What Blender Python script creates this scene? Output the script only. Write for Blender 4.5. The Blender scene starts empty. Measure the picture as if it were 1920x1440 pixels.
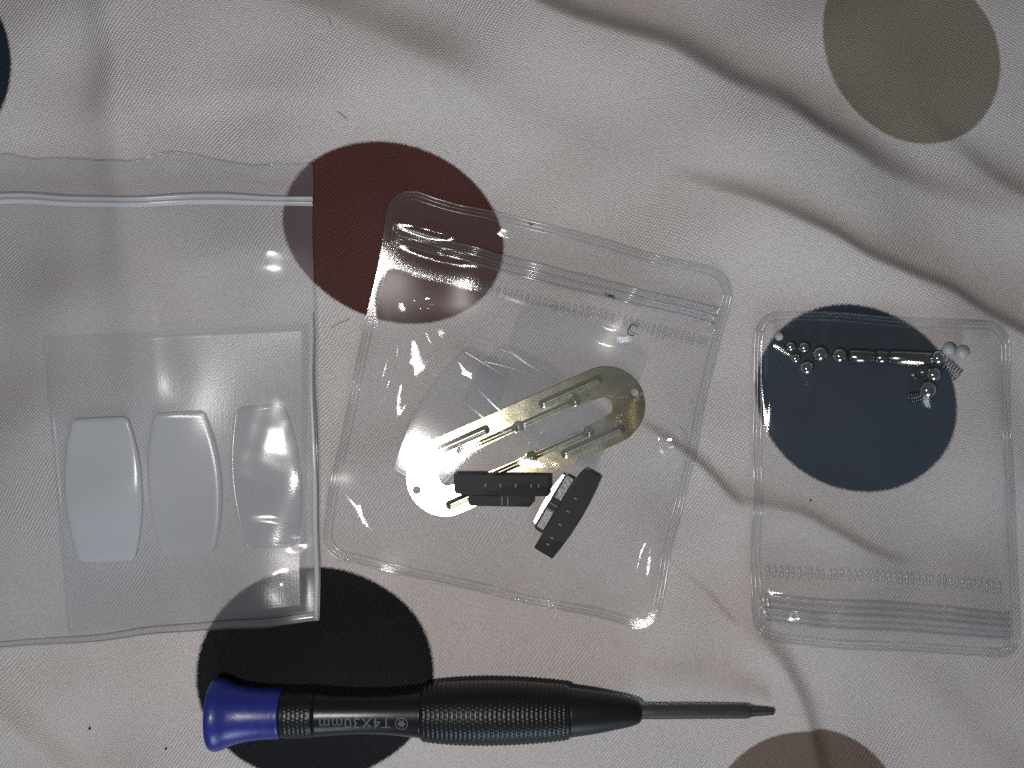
import bpy, math, random
import numpy as np
from mathutils import Vector

# ---------------------------------------------------------------- units
# Lengths are written in tenths-of-a-millimetre-like units: 8 units = 1 mm.
# Plan coordinates: u to the right, v towards the viewer, z up; origin of the world under the camera.
S = 0.001 / 8.0
CU, CV, CZ = 960.0, 720.0, 2000.0
PI = math.pi
scene = bpy.context.scene
col = scene.collection

# ---------------------------------------------------------------- camera
cam_d = bpy.data.cameras.new('camera')
cam = bpy.data.objects.new('camera', cam_d)
col.objects.link(cam)
cam.location = (0, 0, CZ * S)
cam.rotation_euler = (0, 0, 0)
cam_d.sensor_width = 36.0
cam_d.lens = 36.0 * CZ / 1920.0
cam_d.clip_start = 0.005
cam_d.clip_end = 20.0
scene.camera = cam

# ---------------------------------------------------------------- world and lamps
world = bpy.data.worlds.new('World')
scene.world = world
world.use_nodes = True
bg = world.node_tree.nodes['Background']
bg.inputs[0].default_value = (0.80, 0.92, 1.0, 1)
bg.inputs[1].default_value = 0.06

def area_lamp(name, loc, target, size, power, colour, shape='DISK'):
    d = bpy.data.lights.new(name, 'AREA')
    d.shape = shape
    d.size = size
    d.energy = power
    d.color = colour
    o = bpy.data.objects.new(name, d)
    col.objects.link(o)
    o.location = loc
    o.rotation_euler = (Vector(target) - Vector(loc)).to_track_quat('-Z', 'Y').to_euler()
    return o

# the phone's flash, beside the lens, and an added soft fill lamp, bluish like daylight
area_lamp('flash_lamp', ((640 - CU) * S, (CV - 1050) * S, 2150 * S), (-0.004, -0.008, 0), 0.011, 0.38, (1.0, 0.945, 0.905))
area_lamp('fill_lamp', (0.35, -2.6, 0.95), (0.03, 0.03, 0), 1.0, 28.0, (0.66, 0.84, 1.0), 'SQUARE')

vs = scene.view_settings
vs.view_transform = 'Standard'
vs.look = 'None'
vs.exposure = 0.0
vs.gamma = 1.0
vs.use_curve_mapping = False
scene.render.engine = 'CYCLES'
cy = scene.cycles
cy.use_denoising = False
cy.max_bounces = 4
cy.diffuse_bounces = 1
cy.glossy_bounces = 3
cy.transparent_max_bounces = 28
cy.caustics_reflective = False
cy.caustics_refractive = False
cy.sample_clamp_indirect = 4.0
cy.use_adaptive_sampling = False

# ---------------------------------------------------------------- node helpers
class NT:
    def __init__(self, name):
        self.m = bpy.data.materials.new(name)
        self.m.use_nodes = True
        self.t = self.m.node_tree
        self.t.nodes.clear()
        self.out = self.t.nodes.new('ShaderNodeOutputMaterial')
    def n(self, typ, ins=None, **kw):
        nd = self.t.nodes.new(typ)
        for k, v in kw.items():
            setattr(nd, k, v)
        for k, v in (ins or {}).items():
            self.set(nd.inputs[k], v)
        return nd
    def set(self, sock, v):
        if isinstance(v, bpy.types.NodeSocket):
            self.t.links.new(v, sock)
        elif isinstance(v, bpy.types.Node):
            self.t.links.new(v.outputs[0], sock)
        else:
            if isinstance(v, tuple) and len(v) == 3 and sock.type == 'RGBA':
                v = (*v, 1)
            sock.default_value = v
    def math(self, op, a, b=0.0, c=0.0, clamp=False):
        nd = self.n('ShaderNodeMath', {0: a, 1: b, 2: c}, operation=op)
        nd.use_clamp = clamp
        return nd.outputs[0]
    def mix(self, fac, a, b):
        nd = self.n('ShaderNodeMix', None, data_type='RGBA')
        self.set(nd.inputs[0], fac); self.set(nd.inputs[6], a); self.set(nd.inputs[7], b)
        return nd.outputs[2]
    def mixs(self, fac, a, b):
        return self.n('ShaderNodeMixShader', {0: fac, 1: a, 2: b}).outputs[0]
    def coords(self, scale=8000.0):
        tc = self.n('ShaderNodeTexCoord')
        return self.n('ShaderNodeVectorMath', {0: tc.outputs['Object'], 1: (scale,) * 3}, operation='MULTIPLY').outputs[0]
    def noise(self, vec, scale, detail=2.0, rough=0.5, dist=0.0):
        return self.n('ShaderNodeTexNoise', noise_dimensions='2D', ins={'Vector': vec, 'Scale': scale, 'Detail': detail, 'Roughness': rough, 'Distortion': dist}).outputs[0]
    def surf(self, s):
        self.set(self.out.inputs['Surface'], s)
        return self.m

def principled(name, colour, rough=0.5, metal=0.0, spec=0.5, coat=0.0, noise_amt=0.0, noise_scale=0.05, bump=0.0, bump_scale=0.3, rough_var=0.0):
    t = NT(name)
    p = t.n('ShaderNodeBsdfPrincipled', {'Roughness': rough, 'Metallic': metal, 'Specular IOR Level': spec, 'Coat Weight': coat})
    v = t.coords()
    c = (*colour, 1)
    if noise_amt:
        nz = t.noise(v, noise_scale, 4.0, 0.6)
        t.set(p.inputs['Base Color'], t.mix(nz, tuple(max(0, x * (1 - noise_amt)) for x in colour), tuple(x * (1 + noise_amt) for x in colour)))
    else:
        p.inputs['Base Color'].default_value = c
    if rough_var:
        nz = t.noise(v, 0.08, 4.0, 0.65)
        t.set(p.inputs['Roughness'], t.math('MULTIPLY_ADD', nz, rough_var, rough - rough_var / 2))
    if bump:
        nz = t.noise(v, bump_scale, 3.0, 0.6)
        t.set(p.inputs['Normal'], t.n('ShaderNodeBump', {'Height': nz, 'Strength': 1.0, 'Distance': bump * S}).outputs[0])
    return t.surf(p.outputs[0])

# ---------------------------------------------------------------- numeric helpers
def smooth_noise(seed, wl_min, wl_max, n=14):
    r = random.Random(seed)
    terms = []
    for _ in range(n):
        wl = math.exp(r.uniform(math.log(wl_min), math.log(wl_max)))
        a = r.uniform(0, 2 * PI)
        terms.append((2 * PI / wl * math.cos(a), 2 * PI / wl * math.sin(a), r.uniform(0, 2 * PI), wl / wl_max))
    tot = math.sqrt(sum(t[3] ** 2 for t in terms))
    def f(u, v):
        z = 0.0
        for ku, kv, p, w in terms:
            z = z + w * np.sin(ku * u + kv * v + p)
        return z / tot
    return f

def ridge(u, v, pts, amp, w_lit, w_dark, flip=False):
    """Fold along a polyline of (u, v, strength): steep on one flank, long on the other."""
    best = np.full(u.shape, 1e9); sgn = np.zeros(u.shape); st = np.zeros(u.shape)
    for (au, av, aa), (bu, bv, ba) in zip(pts[:-1], pts[1:]):
        du, dv = bu - au, bv - av
        L2 = du * du + dv * dv
        t = np.clip(((u - au) * du + (v - av) * dv) / L2, 0, 1)
        pu, pv = u - (au + t * du), v - (av + t * dv)
        d = np.hypot(pu, pv)
        c = du * (v - av) - dv * (u - au)
        m = d < best
        best = np.where(m, d, best); sgn = np.where(m, np.sign(c), sgn); st = np.where(m, aa + (ba - aa) * t, st)
    dark = (sgn < 0) != flip
    w = np.where(dark, w_dark, w_lit)
    x = best / w
    prof = np.where(dark, np.exp(-x * x), 1.0 / (1.0 + x * x) * np.exp(-0.25 * x * x))
    return amp * st * prof

def spline(pts, n=8):
    """Catmull-Rom through tuples of any length."""
    P = [np.array(p, float) for p in pts]
    P = [2 * P[0] - P[1]] + P + [2 * P[-1] - P[-2]]
    out = []
    for i in range(1, len(P) - 2):
        for k in range(n):
            t = k / n
            a, b, c, d = P[i - 1], P[i], P[i + 1], P[i + 2]
            out.append(0.5 * (2 * b + (c - a) * t + (2 * a - 5 * b + 4 * c - d) * t * t + (3 * b - a - 3 * c + d) * t ** 3))
    out.append(P[-2])
    return [tuple(p) for p in out]

# ---------------------------------------------------------------- the sheet's height
GU0, GU1, GV0, GV1, GST = -330.0, 2250.0, -300.0, 1740.0, 5.0
gu = np.arange(GU0, GU1 + 1, GST); gv = np.arange(GV0, GV1 + 1, GST)
UU, VV = np.meshgrid(gu, gv)
wob = smooth_noise(3, 90, 260)
wob2 = smooth_noise(8, 90, 260)
Uw = UU + 2.0 * wob(UU, VV); Vw = VV + 2.0 * wob2(UU, VV)
big = smooth_noise(11, 320, 900)
mid = smooth_noise(21, 150, 360)
Hh = 13 * big(UU, VV) + 4.2 * mid(UU, VV)
FOLDS = [
    ([(860, -60, .6), (1030, 28, .9), (1140, 66, 1), (1250, 112, 1), (1390, 182, 1), (1540, 268, 1.0), (1640, 322, .6), (1780, 380, .25), (1960, 430, .0)], 54, 200, 38, False),
    ([(1240, 335, 0), (1340, 368, .45), (1400, 388, .7), (1500, 430, .9), (1640, 498, 1), (1780, 560, 1), (1880, 612, 1), (2010, 690, .9)], 36, 120, 22, False),
    ([(440, -30, .9), (560, 18, 1), (650, 60, 1), (800, 130, .9), (900, 205, .5), (1000, 300, 0)], 30, 130, 60, False),
    ([(215, -60, 1), (235, 60, 1), (238, 180, 1), (240, 300, 1), (252, 420, 1), (268, 560, .9), (270, 720, .6), (262, 860, .2), (260, 960, 0)], 48, 120, 60, True),
    ([(1150, 775, 0), (1210, 805, .8), (1270, 845, 1), (1330, 890, 1), (1385, 944, 1), (1425, 948, .9), (1500, 966, 1), (1570, 1002, .9), (1650, 1045, .6), (1740, 1075, 0)], 17, 60, 12, False),
    ([(1395, 1180, .2), (1440, 1225, .9), (1480, 1290, 1), (1508, 1360, 1), (1528, 1450, .9), (1545, 1560, .6)], 30, 110, 24, False),
    ([(-60, 1290, .8), (0, 1352, 1), (60, 1405, 1), (110, 1470, .9), (150, 1560, .5)], 26, 90, 30, False),
    ([(1690, 180, 0), (1800, 285, .6), (1900, 360, 1), (2010, 430, .8)], 20, 90, 30, False),
    ([(1600, 430, 0), (1690, 520, .6), (1760, 600, .9), (1830, 720, .8), (1880, 860, 1), (1850, 960, .4), (1820, 1020, 0)], 20, 110, 60, False),
    ([(250, 190, 0), (380, 178, .8), (480, 160, 1), (600, 175, .4), (680, 190, 0)], 13, 90, 40, True),
    ([(300, 530, 0), (420, 470, .8), (520, 470, .8), (640, 470, 0)], 12, 70, 40, True),
    ([(1250, 340, 0), (1130, 300, .6), (1020, 250, .5), (930, 200, 0)], 12, 100, 50, True),
    ([(820, 640, 0), (880, 690, 1), (960, 740, .8), (1060, 760, .3), (1120, 770, 0)], 12, 60, 25, False),
    ([(1640, 1240, 0), (1740, 1310, .8), (1830, 1400, 1), (1900, 1500, .8)], 14, 90, 60, False),
]
for pts, amp, wl, wd, fl in FOLDS:
    m = 3.2 * max(wl, wd)
    i0 = max(0, int((min(p[0] for p in pts) - m - GU0) / GST)); i1 = int((max(p[0] for p in pts) + m - GU0) / GST) + 2
    j0 = max(0, int((min(p[1] for p in pts) - m - GV0) / GST)); j1 = int((max(p[1] for p in pts) + m - GV0) / GST) + 2
    if i1 > 0 and j1 > 0:
        Hh[j0:j1, i0:i1] += ridge(Uw[j0:j1, i0:i1], Vw[j0:j1, i0:i1], spline(pts, 4), amp, wl, wd, fl)
Hh = Hh - 14.0
# the cloth is pulled flatter under the brass plate
pk = np.exp(-(((UU - 985) * .9135 - (VV - 828) * .4067) / 270.0) ** 4 - (((UU - 985) * .4067 + (VV - 828) * .9135) / 110.0) ** 4)
Hh = Hh * (1 - 0.8 * pk)
# keep the rest under the screwdriver level
fl = np.exp(-((VV - 1337) / 90.0) ** 2) / (1 + np.exp((UU - 1400) / 60.0)) / (1 + np.exp((330 - UU) / 50.0))
lev = 1.0
Hh = Hh * (1 - 0.85 * fl) + lev * 0.85 * fl

def blur(a, width):
    k = max(1, int(round(width / GST)))
    for _ in range(3):
        for ax in (0, 1):
            p = np.concatenate([np.repeat(a.take([0], ax), k, ax), a, np.repeat(a.take([-1], ax), k, ax)], ax)
            c = np.cumsum(p, ax)
            n = a.shape[ax]
            if ax == 0:
                a = (c[2 * k:2 * k + n] - np.concatenate([np.zeros((1, a.shape[1])), c[:n - 1]], 0)) / (2 * k + 1) if n > 1 else a
            else:
                a = (c[:, 2 * k:2 * k + n] - np.concatenate([np.zeros((a.shape[0], 1)), c[:, :n - 1]], 1)) / (2 * k + 1)
    return a

B0 = blur(Hh, 45)
BB = np.maximum(B0 + 1.5 * blur(np.maximum(0, Hh - B0), 15), Hh) + 2.0
BB = np.maximum(blur(BB, 8), Hh + 1.2)

def sample(G, u, v):
    u = np.asarray(u, float); v = np.asarray(v, float)
    x = np.clip((u - GU0) / GST, 0, len(gu) - 1.001); y = np.clip((v - GV0) / GST, 0, len(gv) - 1.001)
    i = x.astype(int); j = y.astype(int); fx = x - i; fy = y - j
    return (G[j, i] * (1 - fx) * (1 - fy) + G[j, i + 1] * fx * (1 - fy) + G[j + 1, i] * (1 - fx) * fy + G[j + 1, i + 1] * fx * fy)
def HS(u, v): return sample(Hh, u, v)
def BS(u, v): return sample(BB, u, v)

def plan(u, v, z):
    """Where a point seen at (u, v) on the ground plane stands when it is z above it."""
    k = (CZ - z) / CZ
    return CU + (u - CU) * k, CV + (v - CV) * k

# ---------------------------------------------------------------- object helpers
def tag(o, label=None, cat=None, group=None, kind=None):
    if label: o['label'] = label
    if cat: o['category'] = cat
    if group: o['group'] = group
    if kind: o['kind'] = kind
    return o

def empty(name, u, v, z, label, cat, group=None):
    o = bpy.data.objects.new(name, None)
    o.empty_display_size = 0.005
    col.objects.link(o)
    o.location = ((u - CU) * S, (CV - v) * S, z * S)
    o['org'] = (u, v, z)
    return tag(o, label, cat, group)

def world_org(o):
    x = Vector((0, 0, 0))
    while o is not None:
        x = x + o.location
        o = o.parent
    return x

def mesh_obj(name, verts, faces, mat, parent=None, smooth=True, mats=None, fmat=None):
    """verts: (n,3) plan coordinates u, v, z."""
    V = np.asarray(verts, float).reshape(-1, 3)
    W = np.empty_like(V)
    W[:, 0] = (V[:, 0] - CU) * S; W[:, 1] = (CV - V[:, 1]) * S; W[:, 2] = V[:, 2] * S
    loc = Vector((0, 0, 0))
    if parent is not None:
        W -= np.array(world_org(parent))
    else:
        c = (W.min(0) + W.max(0)) / 2
        c[2] = W[:, 2].min()
        W -= c
        loc = Vector(c)
    me = bpy.data.meshes.new(name)
    # v runs against y: flip the winding so that faces given counter-clockwise in (u, v-up) stay outward
    me.from_pydata([tuple(p) for p in W], [], [tuple(int(i) for i in f) for f in faces])
    me.materials.append(mat)
    if smooth:
        me.polygons.foreach_set('use_smooth', [True] * len(me.polygons))
    me.update()
    o = bpy.data.objects.new(name, me)
    col.objects.link(o)
    o.location = loc
    if parent is not None:
        o.parent = parent
    return o

def grid_faces(nr, nc, close=False):
    f = []
    for j in range(nr - 1):
        for i in range(nc - 1 if not close else nc):
            a = j * nc + i; b = j * nc + (i + 1) % nc
            f.append((a, b, b + nc, a + nc))
    return f

def tube(path, radius, nseg=8, closed=False, flat=1.0):
    P = np.array(path, float)
    n = len(P)
    R = np.full(n, radius) if np.isscalar(radius) else np.array(radius, float)
    vs_, fs = [], []
    for i in range(n):
        a = P[(i - 1) % n] if (closed or i > 0) else P[i]
        b = P[(i + 1) % n] if (closed or i < n - 1) else P[i]
        t = b - a
        t = t / (np.linalg.norm(t) + 1e-9)
        up = np.array([0, 0, 1.0])
        if abs(t[2]) > 0.97: up = np.array([1.0, 0, 0])
        s = np.cross(t, up); s /= np.linalg.norm(s) + 1e-9
        w = np.cross(s, t)
        for k in range(nseg):
            an = 2 * PI * k / nseg
            vs_.append(P[i] + R[i] * (math.cos(an) * s + flat * math.sin(an) * w))
    for i in range(n if closed else n - 1):
        for k in range(nseg):
            a = i * nseg + k; b = i * nseg + (k + 1) % nseg
            c = ((i + 1) % n) * nseg + (k + 1) % nseg; d = ((i + 1) % n) * nseg + k
            fs.append((a, b, c, d))
    if not closed:
        fs.append(tuple(range(nseg - 1, -1, -1)))
        fs.append(tuple((n - 1) * nseg + k for k in range(nseg)))
    return vs_, fs

# ---------------------------------------------------------------- materials
def fabric_material():
    t = NT('printed_twill_cotton')
    v = t.coords()
    warp = t.n('ShaderNodeTexNoise', {'Vector': v, 'Scale': 0.0035, 'Detail': 1.0}, noise_dimensions='2D')
    wv = t.n('ShaderNodeVectorMath', {0: warp.outputs['Color'], 1: (0.5, 0.5, 0.5)}, operation='SUBTRACT')
    wv2 = t.n('ShaderNodeVectorMath', {0: wv.outputs[0], 1: (48.0, 48.0, 0)}, operation='MULTIPLY')
    fine = t.n('ShaderNodeTexNoise', {'Vector': v, 'Scale': 0.09, 'Detail': 1.0}, noise_dimensions='2D')
    fv = t.n('ShaderNodeVectorMath', {0: fine.outputs['Color'], 1: (0.5, 0.5, 0.5)}, operation='SUBTRACT')
    fv2 = t.n('ShaderNodeVectorMath', {0: fv.outputs[0], 1: (1.8, 1.8, 0)}, operation='MULTIPLY')
    va = t.n('ShaderNodeVectorMath', {0: v, 1: wv2.outputs[0]}, operation='ADD')
    vb = t.n('ShaderNodeVectorMath', {0: va.outputs[0], 1: fv2.outputs[0]}, operation='ADD')
    sx = t.n('ShaderNodeSeparateXYZ', {0: vb.outputs[0]})
    X, Y = sx.outputs[0], sx.outputs[1]
    def wave(ax, ay, per):
        d = t.math('ADD', t.math('MULTIPLY', X, ax), t.math('MULTIPLY', Y, ay))
        return t.math('SINE', t.math('MULTIPLY', d, 2 * PI / per))
    w1 = wave(0.80, -0.60, 5.6)
    w2 = wave(0.42, 0.91, 4.7)
    grain = t.noise(v, 0.42, 0.0, 0.6)
    grain = t.math('MULTIPLY', t.math('SUBTRACT', grain, 0.5), 4.0)
    stripe_amt = t.n('ShaderNodeMapRange', {'Value': t.noise(v, 0.0032, 0.0), 'From Min': 0.35, 'From Max': 0.65, 'To Min': 0.25, 'To Max': 0.85}).outputs[0]
    pat = t.math('ADD', t.math('MULTIPLY', w1, stripe_amt), t.math('MULTIPLY', t.math('MULTIPLY', w2, w1), 0.55))
    pat = t.math('ADD', t.math('ADD', pat, t.math('MULTIPLY', w2, 0.35)), t.math('MULTIPLY', grain, 0.45))
    # printed colours: pale ground with large dots
    ground = t.mix(warp.outputs[0], (0.645, 0.585, 0.57), (0.64, 0.61, 0.60))
    colour = ground
    edge = t.math('MULTIPLY', t.math('SUBTRACT', t.noise(v, 0.20, 1.0), 0.5), 0.022)
    DOTS = [  # u, v, major, minor, clockwise tilt, colour
        (738, 435, 212, 165, 20, (0.086, 0.027, 0.023)),
        (590, 1268, 224, 203, 0, (0.0050, 0.0050, 0.0072)),
        (1605, 747, 192, 169, 35, (0.022, 0.035, 0.056)),
        (1712, 91, 190, 152, 48, (0.27, 0.225, 0.185)),
        (1515, 1532, 178, 165, 0, (0.19, 0.138, 0.115)),
        (-165, 115, 183, 180, 0, (0.012, 0.018, 0.032)),
        (1130, -330, 185, 165, 10, (0.02, 0.028, 0.055)),
        (2130, 1180, 185, 165, 10, (0.085, 0.028, 0.027)),
        (180, -420, 185, 165, 10, (0.2, 0.168, 0.143)),
    ]
    for u, w, a, b, deg, c in DOTS:
        mp = t.n('ShaderNodeMapping', {'Vector': v, 'Location': (u - CU, CV - w, 0), 'Rotation': (0, 0, -math.radians(deg)), 'Scale': (a, b, 1e6)}, vector_type='TEXTURE')
        ln = t.n('ShaderNodeVectorMath', {0: mp.outputs[0]}, operation='LENGTH').outputs['Value']
        ln = t.math('ADD', t.math('ADD', ln, edge), t.math('MULTIPLY', w1, 0.0022))
        msk = t.n('ShaderNodeMapRange', {'Value': ln, 'From Min': 0.982, 'From Max': 1.010, 'To Min': 1.0, 'To Max': 0.0}).outputs[0]
        colour = t.mix(msk, colour, c)
    # weave contrast from thread to thread, with thread sheen put into the colour
    gain = t.math('MULTIPLY_ADD', pat, 0.25, 1.0)
    gain = t.math('MAXIMUM', gain, 0.4)
    cc = t.n('ShaderNodeVectorMath', {0: colour, 1: gain}, operation='MULTIPLY')
    lift = t.math('MULTIPLY', t.math('MAXIMUM', t.math('SUBTRACT', pat, 0.45), 0.0), 0.032)
    cc = t.n('ShaderNodeVectorMath', {0: cc.outputs[0], 1: lift}, operation='ADD')
    bump = t.n('ShaderNodeBump', {'Height': pat, 'Strength': 1.0, 'Distance': 0.7 * S})
    p = t.n('ShaderNodeBsdfPrincipled', {'Base Color': cc.outputs[0], 'Roughness': 0.62, 'Specular IOR Level': 0.2, 'Normal': bump.outputs[0]})
    p.inputs['Sheen Weight'].default_value = 0.02
    p.inputs['Sheen Roughness'].default_value = 0.4
    return t.surf(p.outputs[0])

def schlick(t):
    """Reflectance of clear plastic, the same from either side of the skin."""
    f = t.n('ShaderNodeLayerWeight', {'Blend': 0.5}).outputs['Facing']
    return t.math('MULTIPLY_ADD', t.math('POWER', f, 5.0), 0.95, 0.045)

def film_material(name, haze=0.05, tint=(0.975, 0.98, 0.985), rough=0.10, gloss=1.0, grain=0.5, grain_scale=0.22, haze_col=(0.80, 0.84, 0.90), scratch=0.0, soft=0.0):
    """Thin clear plastic: clear body, a mirror-like skin by Fresnel, a little milky scatter."""
    t = NT(name)
    v = t.coords()
    h = t.noise(v, grain_scale, 1.0, 0.65)
    if scratch:
        mp = t.n('ShaderNodeMapping', {'Vector': v, 'Rotation': (0, 0, 0.6), 'Scale': (0.30, 0.02, 1)})
        s1 = t.noise(mp.outputs[0], 1.0, 2.0, 0.6)
        mp = t.n('ShaderNodeMapping', {'Vector': v, 'Rotation': (0, 0, -0.9), 'Scale': (0.30, 0.02, 1)})
        s2 = t.noise(mp.outputs[0], 1.0, 2.0, 0.6)
        h = t.math('ADD', h, t.math('MULTIPLY', t.math('ADD', s1, s2), scratch))
    bump = t.n('ShaderNodeBump', {'Height': h, 'Strength': 1.0, 'Distance': grain * S})
    tr = t.n('ShaderNodeBsdfTransparent', {'Color': tint})
    df = t.n('ShaderNodeBsdfDiffuse', {'Color': haze_col})
    tl = t.n('ShaderNodeBsdfTranslucent', {'Color': haze_col})
    milk = t.mixs(0.35, df.outputs[0], tl.outputs[0])
    hz = haze
    body = t.mixs(hz, tr.outputs[0], milk)
    fr = schlick(t)
    gl = t.n('ShaderNodeBsdfGlossy', {'Color': (1, 1, 1), 'Roughness': rough, 'Normal': bump.outputs[0]})
    fac = t.math('MULTIPLY', fr, gloss, clamp=True)
    s = t.mixs(fac, body, gl.outputs[0])
    if soft:
        g2 = t.n('ShaderNodeBsdfGlossy', {'Color': (1, 1, 1), 'Roughness': 0.42, 'Normal': bump.outputs[0]})
        s = t.mixs(t.math('MULTIPLY', fr, soft, clamp=True), s, g2.outputs[0])
    return t.surf(s)

def rim_material(name, core=(0.90, 0.91, 0.92), edge=(0.38, 0.40, 0.41), rough=0.08, haze=0.05):
    """Solid clear plastic bead: clear in the middle, absorbing along a longer path at grazing angles."""
    t = NT(name)
    v = t.coords()
    lw = t.n('ShaderNodeLayerWeight', {'Blend': 0.5})
    k = t.math('POWER', lw.outputs['Facing'], 2.2)
    tr = t.n('ShaderNodeBsdfTransparent', {'Color': t.mix(k, core, edge)})
    df = t.n('ShaderNodeBsdfDiffuse', {'Color': (0.8, 0.83, 0.86)})
    body = t.mixs(haze, tr.outputs[0], df.outputs[0])
    gl = t.n('ShaderNodeBsdfGlossy', {'Roughness': rough})
    fr = schlick(t)
    return t.surf(t.mixs(t.math('MULTIPLY', fr, 0.75, clamp=True), body, gl.outputs[0]))

M_SHEET = fabric_material()
M_PVC = film_material('clear_vinyl_film', haze=0.026, tint=(0.992, 0.993, 0.994), rough=0.09, gloss=1.0, grain=0.06, grain_scale=1.1)
M_PVC_BACK = film_material('clear_vinyl_film_underside', haze=0.015, tint=(0.992, 0.993, 0.994), rough=0.2, gloss=0.12, grain=0.04, grain_scale=0.6)
M_RIM = rim_material('clear_vinyl_weld', core=(0.985, 0.987, 0.99), edge=(0.40, 0.42, 0.43), rough=0.14, haze=0.02)
M_ZIP = rim_material('clear_vinyl_zip', core=(0.96, 0.965, 0.97), edge=(0.45, 0.47, 0.48), rough=0.10, haze=0.05)
M_POLY = film_material('soft_polythene_film', haze=0.07, tint=(0.985, 0.987, 0.99), rough=0.17, gloss=0.85, grain=0.05, grain_scale=0.5)
M_POLY_BACK = film_material('soft_polythene_film_underside', haze=0.07, tint=(0.985, 0.987, 0.99), rough=0.3, gloss=0.1, grain=0.05, grain_scale=0.5)
M_POLYZIP = rim_material('polythene_zip', core=(0.93, 0.94, 0.945), edge=(0.80, 0.82, 0.83), rough=0.18, haze=0.5)
M_BACKING = film_material('clear_backing_film', haze=0.05, tint=(0.985, 0.988, 0.992), rough=0.26, gloss=0.30, grain=0.16, grain_scale=0.3, scratch=0.5, haze_col=(0.72, 0.80, 0.88))
M_FILM_MILKY = film_material('milky_film', haze=0.60, tint=(0.985, 0.988, 0.99), rough=0.2, gloss=0.5, grain=0.08, grain_scale=0.3, haze_col=(0.86, 0.89, 0.93))
M_FILM_MID = film_material('half_milky_film', haze=0.42, tint=(0.985, 0.988, 0.99), rough=0.2, gloss=0.5, grain=0.08, grain_scale=0.3, haze_col=(0.86, 0.88, 0.92))
M_FILM_CLEAR = film_material('clear_film', haze=0.22, tint=(0.985, 0.988, 0.99), rough=0.16, gloss=1.0, grain=0.12, grain_scale=0.3, haze_col=(0.86, 0.88, 0.91), scratch=0.15)
M_FILM_THIN = film_material('thin_clear_film', haze=0.05, tint=(0.975, 0.98, 0.985), rough=0.12, gloss=0.22, grain=0.03, grain_scale=0.4, haze_col=(0.72, 0.76, 0.82))

# ---------------------------------------------------------------- the sheet
ny, nx = UU.shape
sv = np.stack([UU.ravel(), VV.ravel(), Hh.ravel()], 1)
sf = [(a, d, c, b) for a, b, c, d in grid_faces(ny, nx)]
sheet = mesh_obj('bed_sheet', sv, sf, M_SHEET)
# texture space is plan space: put the origin under the camera
off = sheet.location.copy()
sheet.data.transform(__import__('mathutils').Matrix.Translation(off))
sheet.location = (0, 0, 0)
tag(sheet, 'pale grey pink twill sheet printed with large dots', 'sheet', kind='structure')

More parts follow.
